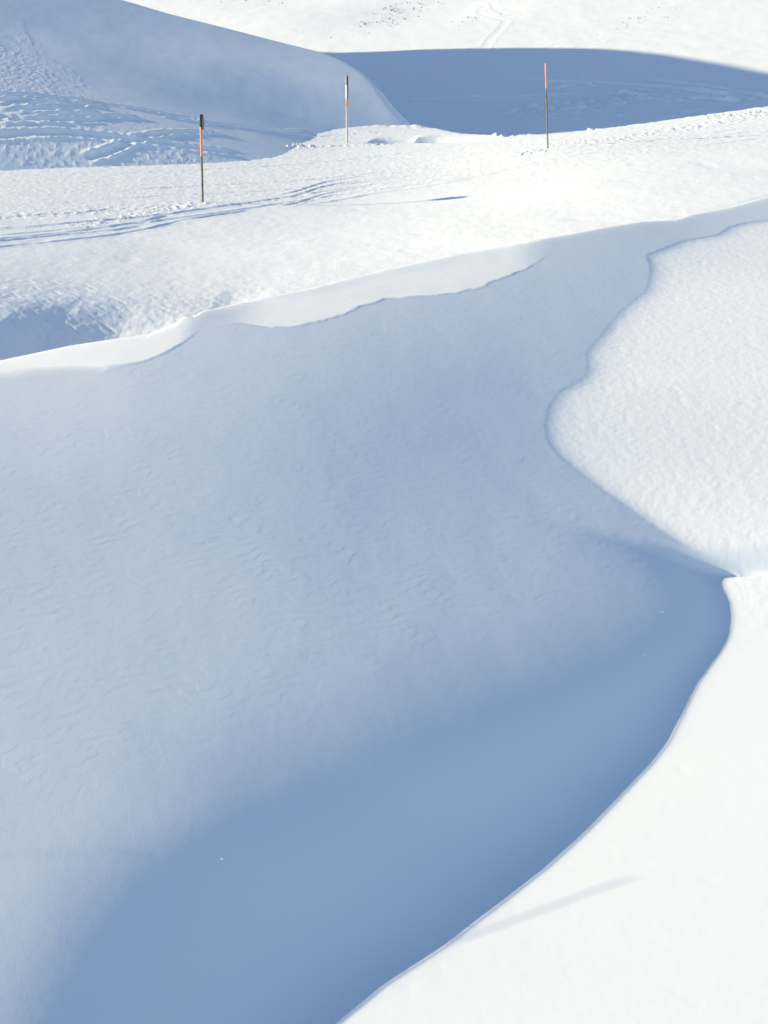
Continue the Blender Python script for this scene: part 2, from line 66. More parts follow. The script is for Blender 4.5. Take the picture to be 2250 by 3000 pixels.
HILL_TILT = [[0.073,0.07,0.069,0.068,0.068,0.068,0.068,0.069,0.069,0.068,0.067,0.066,0.065,0.064,0.064,0.064,0.063,0.063,0.063,0.063,0.063],[0.091,0.082,0.074,0.07,0.069,0.068,0.069,0.071,0.074,0.07,0.067,0.066,0.065,0.064,0.064,0.063,0.063,0.063,0.063,0.062,0.062],[0.111,0.104,0.099,0.093,0.085,0.076,0.073,0.074,0.075,0.075,0.075,0.069,0.065,0.064,0.063,0.063,0.062,0.062,0.062,0.062,0.062],[0.103,0.11,0.113,0.114,0.112,0.104,0.098,0.086,0.077,0.076,0.075,0.071,0.066,0.063,0.062,0.061,0.061,0.061,0.061,0.061,0.061],[0.09,0.093,0.095,0.098,0.104,0.105,0.097,0.087,0.083,0.076,0.071,0.067,0.064,0.061,0.044,0.043,0.059,0.059,0.06,0.06,0.06],[0.088,0.089,0.09,0.093,0.094,0.095,0.095,0.084,0.078,0.075,0.07,0.065,0.062,0.055,0.028,0.019,0.039,0.058,0.059,0.059,0.06],[0.084,0.088,0.089,0.09,0.091,0.09,0.089,0.085,0.076,0.071,0.068,0.064,0.06,0.046,0.022,0.019,0.022,0.056,0.058,0.059,0.059],[0.058,0.084,0.088,0.089,0.089,0.086,0.081,0.082,0.075,0.061,0.063,0.062,0.055,0.035,0.019,0.019,0.022,0.041,0.058,0.059,0.059],[0.028,0.046,0.081,0.088,0.088,0.086,0.074,0.068,0.067,0.042,0.039,0.056,0.044,0.024,0.018,0.02,0.023,0.029,0.057,0.058,0.059],[0.027,0.027,0.031,0.063,0.085,0.087,0.072,0.05,0.045,0.025,0.017,0.029,0.026,0.016,0.017,0.021,0.025,0.031,0.046,0.058,0.058],[0.027,0.027,0.027,0.027,0.03,0.06,0.075,0.042,0.032,0.026,0.016,0.016,0.014,0.013,0.017,0.023,0.029,0.036,0.043,0.052,0.057],[0.057,0.027,0.027,0.028,0.028,0.028,0.034,0.047,0.053,0.057,0.053,0.028,0.029,0.035,0.033,0.037,0.041,0.046,0.05,0.052,0.054],[0.058,0.055,0.03,0.031,0.032,0.032,0.033,0.037,0.049,0.061,0.071,0.073,0.076,0.081,0.086,0.077,0.064,0.058,0.055,0.054,0.054],[0.058,0.057,0.046,0.034,0.034,0.034,0.034,0.034,0.039,0.052,0.057,0.06,0.068,0.085,0.088,0.088,0.08,0.066,0.059,0.056,0.055],[0.058,0.058,0.057,0.035,0.034,0.034,0.034,0.034,0.035,0.043,0.041,0.04,0.043,0.069,0.087,0.088,0.087,0.075,0.064,0.058,0.055],[0.059,0.058,0.057,0.054,0.034,0.034,0.034,0.034,0.034,0.036,0.033,0.031,0.033,0.039,0.074,0.088,0.088,0.085,0.07,0.061,0.056],[0.059,0.058,0.057,0.056,0.045,0.034,0.034,0.034,0.034,0.034,0.03,0.028,0.03,0.033,0.04,0.08,0.088,0.088,0.081,0.067,0.059],[0.059,0.058,0.057,0.057,0.056,0.036,0.034,0.034,0.034,0.034,0.03,0.028,0.029,0.032,0.034,0.046,0.086,0.088,0.087,0.076,0.063],[0.059,0.058,0.058,0.057,0.056,0.054,0.034,0.034,0.034,0.034,0.032,0.028,0.029,0.031,0.033,0.035,0.066,0.088,0.088,0.084,0.069],[0.059,0.058,0.058,0.057,0.056,0.056,0.049,0.034,0.034,0.034,0.033,0.027,0.028,0.03,0.033,0.034,0.038,0.084,0.088,0.087,0.078],[0.059,0.058,0.058,0.057,0.057,0.056,0.055,0.04,0.034,0.034,0.034,0.028,0.028,0.029,0.032,0.033,0.034,0.064,0.088,0.088,0.083],[0.059,0.059,0.058,0.057,0.057,0.056,0.055,0.051,0.035,0.034,0.034,0.028,0.028,0.029,0.032,0.033,0.034,0.044,0.087,0.088,0.083],[0.059,0.059,0.058,0.058,0.057,0.056,0.056,0.055,0.042,0.035,0.034,0.028,0.028,0.029,0.031,0.033,0.034,0.036,0.083,0.088,0.08],[0.059,0.059,0.058,0.058,0.057,0.056,0.056,0.055,0.051,0.038,0.035,0.029,0.027,0.028,0.031,0.033,0.034,0.034,0.071,0.087,0.074],[0.059,0.059,0.058,0.058,0.057,0.057,0.056,0.055,0.054,0.047,0.039,0.033,0.027,0.028,0.03,0.033,0.034,0.034,0.051,0.084,0.067],[0.059,0.059,0.058,0.058,0.057,0.057,0.056,0.055,0.055,0.051,0.043,0.036,0.027,0.028,0.03,0.033,0.034,0.034,0.044,0.081,0.065]]
HILL_EDGE = [[-0.2538,74.388],[-0.2093,74.233],[-0.187,74.31],[-0.1668,74.326],[-0.1421,74.171],[-0.1195,74.295],[-0.0969,74.465],[-0.0628,74.558],[-0.0423,74.543],[-0.0286,73.628],[-0.0149,71.411],[-0.0035,68.822],[0.0058,67.395],[0.0139,66.574],[0.0208,66.093]]
HILL_SHADOW = [[70.0,-12.0],[74.0,-9.0],[75.5,-2.0],[77.0,9.5],[80.63,10.79],[87.31,11.37],[93.18,11.74],[97.49,11.88],[100.99,11.71],[102.78,11.3],[104.78,10.47],[106.41,9.48],[107.88,8.48],[108.78,7.51],[109.16,6.41],[130.0,-2.0]]
POLES = [[-5.119,41.095,-1.233],[-1.475,58.785,0.558],[5.556,49.782,0.304]]
POLE_HEIGHTS = [2.395,2.604,2.755]
HILL_TRACKS = [["g",[[-13.281,48.291],[-12.687,48.605],[-11.673,49.149],[-10.615,49.644],[-9.516,49.958],[-8.587,50.189],[-7.641,50.453],[-6.647,50.602],[-4.926,51.245]]],["g",[[-8.579,50.14],[-8.096,50.866],[-7.617,51.641],[-6.911,52.747],[-6.122,54.431]]],["g",[[-8.579,50.14],[-9.088,49.149],[-9.855,48.357]]],["g",[[-12.082,53.754],[-11.573,54.018],[-10.402,54.893],[-8.859,55.883],[-7.422,56.774],[-6.773,56.807],[-4.733,59.184],[-3.012,61.857]]],["g",[[-8.48,55.14],[-7.298,55.8],[-6.313,56.18]]],["g",[[-13.772,51.278],[-12.529,53.028],[-11.552,53.919]]],["g",[[-13.671,50.866],[-12.09,52.137],[-10.631,53.226]]],["g",[[-13.558,50.404],[-12.327,51.608],[-10.9,53.358],[-9.903,53.919]]],["g",[[-13.482,50.09],[-11.885,51.196],[-10.027,52.582]]],["g",[[-13.388,49.694],[-12.203,50.519],[-10.327,51.625],[-8.732,53.539]]],["g",[[-13.314,49.38],[-12.317,49.991],[-10.639,50.8],[-9.813,51.394]]]]
PISTE_TRACKS = [["g",[[-8.857,31.603],[-8.596,32.328],[-7.729,33.566],[-6.786,34.866],[-5.998,36.104],[-5.344,37.529],[-4.434,38.892],[-3.446,40.205]]],["g",[[-9.216,32.928],[-8.937,33.653],[-8.012,34.841],[-7.025,36.142],[-6.206,37.404],[-5.534,38.917],[-4.596,40.368],[-3.577,41.78]]],["g",[[-9.381,33.541],[-9.09,34.254],[-7.783,35.704],[-6.322,37.042],[-4.792,38.83],[-3.13,41.043],[-1.264,43.143],[0.779,44.369],[3.987,45.556]]],["g",[[-9.624,34.441],[-9.314,35.129],[-7.963,36.567],[-6.468,37.929],[-4.907,39.792],[-3.21,42.118],[-1.295,44.269],[0.799,45.581],[4.089,46.769]]],["g",[[-3.18,41.718],[-2.478,43.168],[-1.735,44.956],[-0.698,45.969],[0.818,46.707],[3.032,47.269],[6.454,48.257],[10.034,49.382],[14.06,51.645]]],["g",[[-3.073,40.255],[-2.395,41.668],[-1.677,43.381],[-0.674,44.331],[0.789,44.969],[2.924,45.531],[6.236,46.569],[9.637,47.369],[13.515,49.582]]],["g",[[-3.24,42.531],[-2.524,44.006],[-1.769,45.844],[-0.712,46.907],[0.835,47.694],[3.09,48.207],[6.595,49.345],[10.273,50.595],[14.384,52.871]]],["g",[[-8.231,42.606],[-5.46,44.456],[-2.431,46.219],[0.846,48.345],[4.277,48.995]]],["g",[[-8.9,46.194],[-5.894,48.12],[-2.629,50.12],[0.922,52.821],[4.797,55.109]]],["g",[[-7.927,40.98],[-5.257,42.743],[-2.34,44.444],[0.813,46.382],[4.12,47.132]]],["g",[[-9.141,32.653],[-8.837,33.266],[-7.942,34.529],[-6.784,35.754],[-6.028,36.829]]],["g",[[-9.803,35.104],[-8.828,35.866],[-7.536,37.017],[-6.629,37.829]]],["g",[[-10.273,36.854],[-9.068,37.629],[-7.925,38.542],[-7.341,39.317]]],["g",[[-2.173,41.143],[-0.252,43.106],[1.808,44.181],[4.006,45.781]]],["g",[[4.051,46.319],[6.323,47.244],[8.678,48.17],[13.855,50.87]]],["g",[[5.025,49.67],[6.662,49.857],[8.315,49.37],[13.597,52.171]]],["g",[[-1.791,61.76],[0.365,62.886],[1.796,61.948]]],["g",[[-6.863,56.272],[-3.148,60.273],[-1.799,62.061]]]]
FAR_TRACKS = [["g",[[15.594,89.829],[16.815,88.62],[18.39,86.388],[19.747,83.628],[21.532,79.411]]],["g",[[9.238,92.341],[13.11,89.736],[14.754,88.434],[16.923,85.953],[19.405,82.109],[21.291,78.481]]],["g",[[12.646,86.419],[15.086,84.434],[17.545,82.233],[19.899,80.217]]],["g",[[10.172,89.24],[11.886,89.829],[13.11,89.736]]],["g",[[1.135,89.426],[4.609,88.837],[7.6,87.907],[11.494,86.729]]],["g",[[8.053,93.395],[10.547,92.682],[13.134,91.411]]],["g",[[8.824,127.442],[7.869,123.628],[8.596,119.907],[9.522,117.798],[8.851,114.171],[7.967,110.76],[7.155,106.016],[7.481,103.721],[7.761,101.085]]],["g",[[9.162,128.155],[9.281,123.752],[9.77,120.992]]],["g",[[11.747,99.535],[13.076,99.256],[13.858,98.326]]],["g",[[10.747,108.155],[12.709,108.062],[14.718,108.372],[15.7,108.341]]],["g",[[14.269,112.806],[16.302,112.682],[17.772,112.248]]],["g",[[11.001,103.38],[12.422,105.519],[14.266,104.899],[16.183,106.574]]]]
CRUMBLE = [[-10.598,36.779,-5.38,40.575,0.7,0.022],[-7.861,36.078,-4.897,41.345,0.4,0.03],[-5.01,40.658,1.869,45.705,0.5,0.012],[-4.673,55.071,-3.103,56.818,0.8,0.16],[-6.473,52.994,-4.697,55.36,0.4,0.06],[-3.094,56.639,0.741,57.959,0.4,0.07],[4.312,58.991,5.691,56.392,0.6,0.07],[5.617,50.89,8.58,50.986,0.7,0.05],[8.68,51.592,14.618,56.199,0.8,0.05],[12.229,57.148,15.574,57.368,0.8,0.09],[4.277,48.992,5.438,49.226,0.5,0.06],[4.257,60.174,8.137,56.172,0.35,0.14]]
DRIFTS = [[1.264,60.531,4.674,56.735,1.5],[-0.556,59.885,1.105,59.5,0.7]]
HILL_DEBRIS = [[-17.911,61.522],[-16.229,63.176],[-15.502,63.423],[-14.815,61.313],[-13.849,60.686],[-12.765,59.413],[-11.219,55.612],[-13.32,51.336],[-14.805,50.348]]
SCREE = [[[-15.334,139.268],[-16.087,135.307]],[[-10.859,136.639],[-11.167,131.634]],[[1.643,131.598],[-1.073,117.554]],[[0.732,128.933],[-0.83,121.371]],[[24.826,119.535],[20.22,114.674]],[[20.827,115.178],[19.016,111.289]],[[7.006,120.723],[7.755,119.535]]]
LUMPS = [[-1.371,10.964,-5.754],[3.416,16.653,-5.414],[3.006,15.592,-5.591],[3.896,17.737,-5.282],[-1.327,10.58,-5.9],[-1.048,10.928,-5.877]]
STAKE = [[-9.0,10.742,-3.523],[-9.0,11.636,-2.901]]
CRUMBS = [[0.535,12.118,-6.05],[-0.094,11.544,-6.017],[-0.028,12.222,-5.782],[0.322,12.065,-5.982],[-0.272,11.889,-5.814],[-0.184,11.446,-6.019],[0.07,12.034,-5.891],[-0.006,11.774,-5.962],[0.058,11.744,-6.001],[0.33,12.382,-5.854],[0.017,11.678,-6.01],[-0.793,11.223,-5.862],[-0.385,11.364,-5.968],[-0.766,11.235,-5.867],[-0.362,11.654,-5.866],[-0.258,11.798,-5.853],[-0.58,11.447,-5.859],[-0.238,12.073,-5.762],[-0.853,11.115,-5.88],[-0.732,11.522,-5.778],[0.146,12.003,-5.934],[-0.256,11.784,-5.858],[-0.116,11.807,-5.905],[-1.233,10.586,-5.933],[-1.363,10.539,-5.901],[-1.331,9.855,-6.141],[-1.003,11.043,-5.851],[-1.116,10.979,-5.834],[-1.495,10.228,-5.956],[-1.237,10.174,-6.075],[-1.163,10.81,-5.879],[-0.963,10.611,-6.03],[-1.323,10.489,-5.933],[-1.358,10.225,-6.009],[-0.139,11.214,-6.132],[-0.986,11.11,-5.833],[-0.87,10.592,-6.075],[-0.565,10.699,-6.162],[-1.08,11.031,-5.828],[-1.386,10.542,-5.892],[-0.442,10.537,-6.273],[-1.329,10.46,-5.941],[-0.965,10.241,-6.165],[-0.842,10.925,-5.957],[-1.189,10.909,-5.834],[-1.497,9.782,-6.096],[-1.443,9.773,-6.121],[-0.864,10.857,-5.975],[-1.181,10.845,-5.86],[-1.289,9.944,-6.13],[-1.617,9.652,-6.088],[-1.747,9.337,-6.127],[-1.598,9.493,-6.142]]

BANK_LOW, BANK_HIGH = .325, .37
PISTE_LAM = 15.0
RIDGE_SLOPE = .85
DUNE_ROWS, DUNE_COLS = 1700, 960
PISTE_ROWS, PISTE_COLS = 600, 760
HILL_ROWS, HILL_COLS = 420, 560
FAR_ROWS, FAR_COLS = 320, 560


# ------------------------------------------------------------------ noise
def _hash(i, j, seed):
    h = (i * 374761393 + j * 668265263 + seed * 974711) & 0xFFFFFFFF
    h = ((h ^ (h >> 13)) * 1274126177) & 0xFFFFFFFF
    return (h ^ (h >> 16)) & 0xFFFFFFFF

def perlin(x, y, seed=0):
    x = np.asarray(x, float); y = np.asarray(y, float)
    xi = np.floor(x).astype(np.int64); yi = np.floor(y).astype(np.int64)
    fx = x - xi; fy = y - yi
    u = fx * fx * fx * (fx * (fx * 6 - 15) + 10); v = fy * fy * fy * (fy * (fy * 6 - 15) + 10)
    def g(dx, dy):
        a = _hash(xi + dx, yi + dy, seed).astype(float) * (2 * math.pi / 4294967296.0)
        return np.cos(a) * (fx - dx) + np.sin(a) * (fy - dy)
    a = g(0, 0); a += (g(1, 0) - a) * u
    b = g(0, 1); b += (g(1, 1) - b) * u
    return (a + (b - a) * v) * 1.5

def fbm(x, y, seed=0, n=4, gain=0.5):
    o = 0; a = 1.0; f = 1.0
    for k in range(n):
        o = o + a * perlin(x * f + 17.3 * k, y * f - 9.1 * k, seed + k); a *= gain; f *= 2.03
    return o

def sm(a, b, x):
    t = np.clip((x - a) / (b - a), 0, 1)
    return t * t * (3 - 2 * t)

def softplus(x, r):
    return r * np.logaddexp(0, x / r)

def thin_plate(P, lam=0.3):
    P = np.array(P); xy = P[:, :2]; n = len(P)
    ker = lambda r: np.where(r > 0, r * r * np.log(r + 1e-9), 0)
    K = ker(np.hypot(xy[:, None, 0] - xy[None, :, 0], xy[:, None, 1] - xy[None, :, 1])) + lam * np.eye(n)
    A = np.zeros((n + 3, n + 3)); A[:n, :n] = K; A[:n, n] = 1; A[:n, n + 1:] = xy; A[n:, :n] = A[:n, n:].T
    s = np.linalg.solve(A, np.r_[P[:, 2], 0, 0, 0])
    def f(x, y):
        o = s[n] + s[n + 1] * x + s[n + 2] * y
        for i in range(n):
            r = np.hypot(x - xy[i, 0], y - xy[i, 1])
            o = o + s[i] * r * r * np.log(r + 1e-9)
        return o
    return f

def line_dist(x, y, pts):
    """distance to a polyline and signed side, evaluated only near it"""
    pts = np.array(pts)
    d = np.full(x.shape, 1e9); t_all = np.zeros(x.shape)
    L = np.r_[0, np.cumsum(np.hypot(*np.diff(pts, axis=0).T))]
    for i in range(len(pts) - 1):
        ax, ay = pts[i]; bx, by = pts[i + 1]
        vx, vy = bx - ax, by - ay; l2 = vx * vx + vy * vy + 1e-12
        t = np.clip(((x - ax) * vx + (y - ay) * vy) / l2, 0, 1)
        dx = x - ax - t * vx; dy = y - ay - t * vy
        e = np.hypot(dx, dy) * np.where(vx * dy - vy * dx >= 0, 1, -1)
        m = np.abs(e) < np.abs(d)
        d = np.where(m, e, d); t_all = np.where(m, (L[i] + t * math.sqrt(l2)) / L[-1], t_all)
    return d, t_all

def smooth_line(pts, n=6):
    """Catmull-Rom through the points"""
    P = np.array(pts, float); P = np.vstack([2 * P[0] - P[1], P, 2 * P[-1] - P[-2]]); o = []
    for i in range(1, len(P) - 2):
        for t in np.arange(n) / n:
            a, b, c, d = P[i - 1:i + 3]
            o.append(.5 * (2 * b + (c - a) * t + (2 * a - 5 * b + 4 * c - d) * t * t + (3 * b - a - 3 * c + d) * t ** 3))
    o.append(P[-2])
    return o

def inside(x, y, poly):
    poly = np.array(poly); r = np.zeros(x.shape, bool)
    for (ax, ay), (bx, by) in zip(poly, np.roll(poly, -1, 0)):
        c = (ay > y) != (by > y)
        r ^= c & (x < (bx - ax) * (y - ay) / (by - ay + 1e-12) + ax)
    return r

def spread(edges, dens):
    """sample positions with the given number of cells between the edges"""
    o = [np.linspace(edges[i], edges[i + 1], dens[i], endpoint=False) for i in range(len(dens))]
    return np.r_[np.concatenate(o), edges[-1]]

# ------------------------------------------------------------------ materials
def principled(name, rough=0.5):
    m = bpy.data.materials.new(name); m.use_nodes = True
    b = m.node_tree.nodes["Principled BSDF"]; b.inputs["Roughness"].default_value = rough
    return m, m.node_tree.nodes, m.node_tree.links, b

def snow_material(name, grain=0.35, scale=60.0, dist=0.004):
    m, n, l, b = principled(name, 0.65)
    b.inputs["Specular IOR Level"].default_value = 0.15
    co = n.new("ShaderNodeTexCoord")
    nz = n.new("ShaderNodeTexNoise"); nz.inputs["Scale"].default_value = scale; nz.inputs["Detail"].default_value = 3
    l.new(co.outputs["Object"], nz.inputs["Vector"])
    big = n.new("ShaderNodeTexNoise"); big.inputs["Scale"].default_value = 0.35; big.inputs["Detail"].default_value = 4
    l.new(co.outputs["Object"], big.inputs["Vector"])
    mix = n.new("ShaderNodeMix"); mix.data_type = 'RGBA'
    mix.inputs["A"].default_value = (0.88, 0.90, 0.93, 1); mix.inputs["B"].default_value = (0.91, 0.92, 0.93, 1)
    l.new(big.outputs["Fac"], mix.inputs["Factor"]); l.new(mix.outputs["Result"], b.inputs["Base Color"])
    bp = n.new("ShaderNodeBump"); bp.inputs["Strength"].default_value = grain; bp.inputs["Distance"].default_value = dist
    l.new(nz.outputs["Fac"], bp.inputs["Height"]); l.new(bp.outputs["Normal"], b.inputs["Normal"])
    return m

def paint(name, col, col2, rough=0.5, scale=(30, 30, 4)):
    m, n, l, b = principled(name, rough)
    co = n.new("ShaderNodeTexCoord"); mp = n.new("ShaderNodeMapping"); mp.inputs["Scale"].default_value = scale
    nz = n.new("ShaderNodeTexNoise"); nz.inputs["Scale"].default_value = 1.0; nz.inputs["Detail"].default_value = 5
    rp = n.new("ShaderNodeValToRGB"); rp.color_ramp.elements[0].position = .35; rp.color_ramp.elements[1].position = .7
    rp.color_ramp.elements[0].color = (*col, 1); rp.color_ramp.elements[1].color = (*col2, 1)
    l.new(co.outputs["Object"], mp.inputs[0]); l.new(mp.outputs[0], nz.inputs["Vector"]); l.new(nz.outputs["Fac"], rp.inputs[0])
    l.new(rp.outputs[0], b.inputs["Base Color"])
    return m

SNOW = snow_material("packed_snow", 0.25, 55, 0.003)
SNOW_FAR = snow_material("distant_snow", 0.3, 9, 0.02)

def mesh_obj(name, co, faces4, mat, smooth=True):
    """quads from flat arrays"""
    me = bpy.data.meshes.new(name)
    nv = len(co); nf = len(faces4)
    me.vertices.add(nv); me.vertices.foreach_set("co", np.ascontiguousarray(co, np.float32).ravel())
    me.loops.add(nf * 4); me.loops.foreach_set("vertex_index", np.ascontiguousarray(faces4, np.int32).ravel())
    me.polygons.add(nf)
    me.polygons.foreach_set("loop_start", np.arange(0, nf * 4, 4, dtype=np.int32))
    me.polygons.foreach_set("loop_total", np.full(nf, 4, np.int32))
    me.polygons.foreach_set("use_smooth", np.full(nf, smooth))
    me.update(calc_edges=True); me.validate()
    me.materials.append(mat)
    o = bpy.data.objects.new(name, me); C.objects.link(o)
    return o

def grid_obj(name, X, Y, Z, mat, keep=None):
    r, c = X.shape
    idx = np.arange(r * c).reshape(r, c)
    f = np.stack([idx[:-1, :-1], idx[:-1, 1:], idx[1:, 1:], idx[1:, :-1]], -1).reshape(-1, 4)
    if keep is not None:
        k = keep[:-1, :-1] | keep[1:, 1:] | keep[1:, :-1] | keep[:-1, 1:]
        f = f[k.ravel()]
        used = np.zeros(r * c, bool); used[f.ravel()] = True
        remap = np.cumsum(used) - 1
        co = np.stack([X, Y, Z], -1).reshape(-1, 3)[used]; f = remap[f]
    else:
        co = np.stack([X, Y, Z], -1).reshape(-1, 3)
    return mesh_obj(name, co, f, mat)

def structure(o, label, cat):
    o["kind"] = "structure"; o["label"] = label; o["category"] = cat
    return o

# ------------------------------------------------------------------ the near dune: a hollow, its drifted crest and the sunny bank
def by_row(table, y):
    return np.interp(y, DUNE_Y, table)

CR = np.array(CREST)
def crest_y(x):
    k0 = (CR[3, 1] - CR[0, 1]) / (CR[3, 0] - CR[0, 0]); k1 = (CR[-1, 1] - CR[-4, 1]) / (CR[-1, 0] - CR[-4, 0])
    v = np.interp(x, CR[:, 0], CR[:, 1])
    v = np.where(x < CR[0, 0], np.maximum(CR[0, 1] + .6 * k0 * (x - CR[0, 0]), 14), v)
    return np.where(x > CR[-1, 0], CR[-1, 1] + .6 * k1 * (x - CR[-1, 0]), v)

TG = np.array(TILT_GRID)
TG_Y = np.linspace(math.log(5), math.log(50), TG.shape[0]); TG_S = np.linspace(-.4, .4, TG.shape[1])
def tilt(x, y):
    r = np.clip(np.interp(np.log(y), TG_Y, np.arange(len(TG_Y))), 0, len(TG_Y) - 1.001)
    q = np.clip(np.interp(x / y, TG_S, np.arange(len(TG_S))), 0, len(TG_S) - 1.001)
    i = r.astype(int); j = q.astype(int); a = r - i; b = q - j
    return (1 - a) * ((1 - b) * TG[i, j] + b * TG[i, j + 1]) + a * ((1 - b) * TG[i + 1, j] + b * TG[i + 1, j + 1])

def row_smooth(v, sig=.16):
    ly = np.log(DUNE_Y); g = np.exp(-((ly[:, None] - ly[None]) / sig) ** 2 / 2)
    return (g * np.array(v)[None]).sum(1) / g.sum(1)

def bank_rise(y):
    return BANK_LOW + (BANK_HIGH - BANK_LOW) * sm(17.5, 13, y)

def lip_cover(X, Y):
    """1 on the two drift sheets lying between the crest and their lips"""
    m = np.zeros(X.shape)
    for k, l in enumerate(LIPS):
        lx = np.array([p[0] for p in l]); ly = np.array([p[1] for p in l])
        if k == 0: e = sm(lx.min() - .3, lx.min() + .3, X) * sm(lx.max() + .1, lx.max() - .3, X)
        else: e = sm(lx.min() - .1, lx.min() + .9, X) * sm(lx.max() + .15, lx.max() - 1.0, X)
        d = Y - np.interp(X, lx, ly) + .07 * perlin(X * 2.2, Y * 2.2, 63) + .025 * perlin(X * 8, Y * 8, 64)
        wd = (.10 + .55 * sm(lx.min() + 2.3, lx.min() + 1.2, X)) if k == 0 else .10
        m = np.maximum(m, e * sm(-.03, wd, d) * sm(3.5, 1.5, d))
    return m

def dune_height(X, Y):
    """X sorted along rows, Y constant along a row"""
    y = Y[:, 0]; yc = np.maximum(y, 5.0)
    b = by_row(SHADE_END, yc); xt = by_row(SHADE_START, yc); bs = by_row(row_smooth(SHADE_END), yc)
    tl = tilt(X, np.maximum(Y, 5.0)) + .14 * lip_cover(X, Y)
    lit = np.clip((xt[:, None] - X) / (1.7 + .8 * sm(17.5, 14, yc) - 1.3 * sm(12.5, 11, yc))[:, None], 0, 1); lit = lit * (2 - lit)
    dip = sm(18.4, 18.02, yc)[:, None]              # nearer than this the bank lies in a cast shadow
    wx = tl * (dip * lit * (X <= xt[:, None]) + (1 - dip) * (X <= b[:, None]))
    cum = np.concatenate([np.zeros((len(y), 1)), np.cumsum(.5 * (wx[:, 1:] + wx[:, :-1]) * np.diff(X, axis=1), 1)], 1)
    xl = -.31 * yc
    ref = np.array([np.interp(xl[i], X[i], cum[i]) for i in range(len(y))])
    gain = (.14 * lip_cover(X, Y) * np.gradient(X, axis=1)).sum(1)
    w = cum - ref[:, None] - gain[:, None] + (-2.70 - .29 * (20 - yc) + T * xl)[:, None]
    wid = (b - xt)[:, None]; xi = np.clip((X - xt[:, None]) / wid, 0, 1); k = bank_rise(yc)[:, None]
    w = w - dip * k * wid * xi ** 3 * (1 - xi) * 1.3
    r = np.clip(X - b[:, None], 0, None)
    rho = .03 + .15 * (1 - dip); soft = rho * (1 - np.exp(-r / rho))
    w = w + k * (np.where(r < 9, r, 9 + (r - 9) * .8) - soft) + .07 * (1 - dip) * soft + k * (b - bs)[:, None] * (1 - np.exp(-r / 5.0))
    return w - T * X, (X - b[:, None])

def ripples(X, Y, cell, seed, warp=1.0, drop=.14):
    ph = (Y - .38 * X) / cell + warp * (1.2 * perlin(X * .9, Y * .8, seed) + .8 * perlin(X * 2.6, Y * 2.4, seed + 1) + .25 * perlin(X * 8, Y * 8, seed + 2))
    f = ph - np.floor(ph)
    m = np.clip(perlin(X * 3.1, Y * 2.8, seed + 3) * .7 + .6, .1, 1) * (.5 + .5 * np.clip(fbm(X * .4, Y * .4, seed + 4, 2) + .6, 0, 1))
    return (sm(0, drop, f) - f) * m

def build_dune():
    ys = np.r_[np.linspace(2.0, 7.0, 40, endpoint=False), np.exp(np.linspace(math.log(7.0), math.log(40), DUNE_ROWS)), np.linspace(40.5, 52, 16)]
    ss = spread([-1.6, -.6, -.27, .27, .6, 2.0], [40, 50, DUNE_COLS, 50, 40])
    Y = np.repeat(ys[:, None], len(ss), 1); X = ss[None] * (Y + 6)
    # base on a lighter grid, then resampled by rows (rows keep their y)
    Z, R = dune_height(X, Y)
    s = X / np.maximum(Y, 1)
    near = (np.abs(s) < .5)
    # fine relief
    bank = sm(-.05, .25, R)                        # 1 on the sunny bank
    low = sm(17.6, 16.0, Y)
    smooth_floor = sm(-2.2, -.6, X - by_row(SHADE_START, np.maximum(Y, 5)) - .0) * (1 - bank) * sm(18, 15.5, Y)
    scarp = .6 * ripples(X, Y, .19, 11, warp=1.2, drop=.15) + .5 * ripples(X + .4 * Y, Y * .9, .13, 21, warp=.9, drop=.2)
    amp = .0024 * (1 - bank) * (1 - .85 * smooth_floor) + bank * (.0030 * (1 - low) * (.35 + .9 * np.clip(fbm(X * .45, Y * .4, 55, 2) + .35, 0, 1)) + .0006 * low)
    Z = Z + scarp * amp
    rough = fbm(X * 7, Y * 5, 31, 3)
    Z = Z + rough * (.0003 + .0011 * bank * (1 - low)) + .004 * fbm(X * .5, Y * .4, 41, 3) * (1 - .7 * bank)
    Z = Z + .0011 * bank * (1 - low) * fbm((X + .5 * Y) * 5, (Y - .5 * X) * 14, 45, 3)
    dents = np.clip(fbm(X * 3.1, Y * 2.3, 51, 3) - .45, 0, 1)
    Z = Z - dents * (.003 * bank * (1 - low) + .0015 * bank)
    # drift lips lying on the crest
    yc = crest_y(X)
    Z = Z + .009 * lip_cover(X, Y) * (1 + .3 * perlin(X * 2, Y * 2, 61))
    # small bumps scattered in the hollow
    rng = np.random.RandomState(5)
    # fold over the crest
    d = Y - yc
    Z = Z - .62 * softplus(d - .05, .10)
    Z = Z - .05 * (1 - bank) * 0
    keep = (Y < yc + 9)
    o = grid_obj("snow_dune", X, Y, Z, SNOW, keep)
    structure(o, "large wind drifted snow hollow in blue shade with rippled slope, curling crest and sunny bank at right", "snow dune")
    return o

# ------------------------------------------------------------------ groomed piste and the bank below it
piste_base = thin_plate(PISTE_PTS, PISTE_LAM)
PE = np.array(PISTE_EDGE)

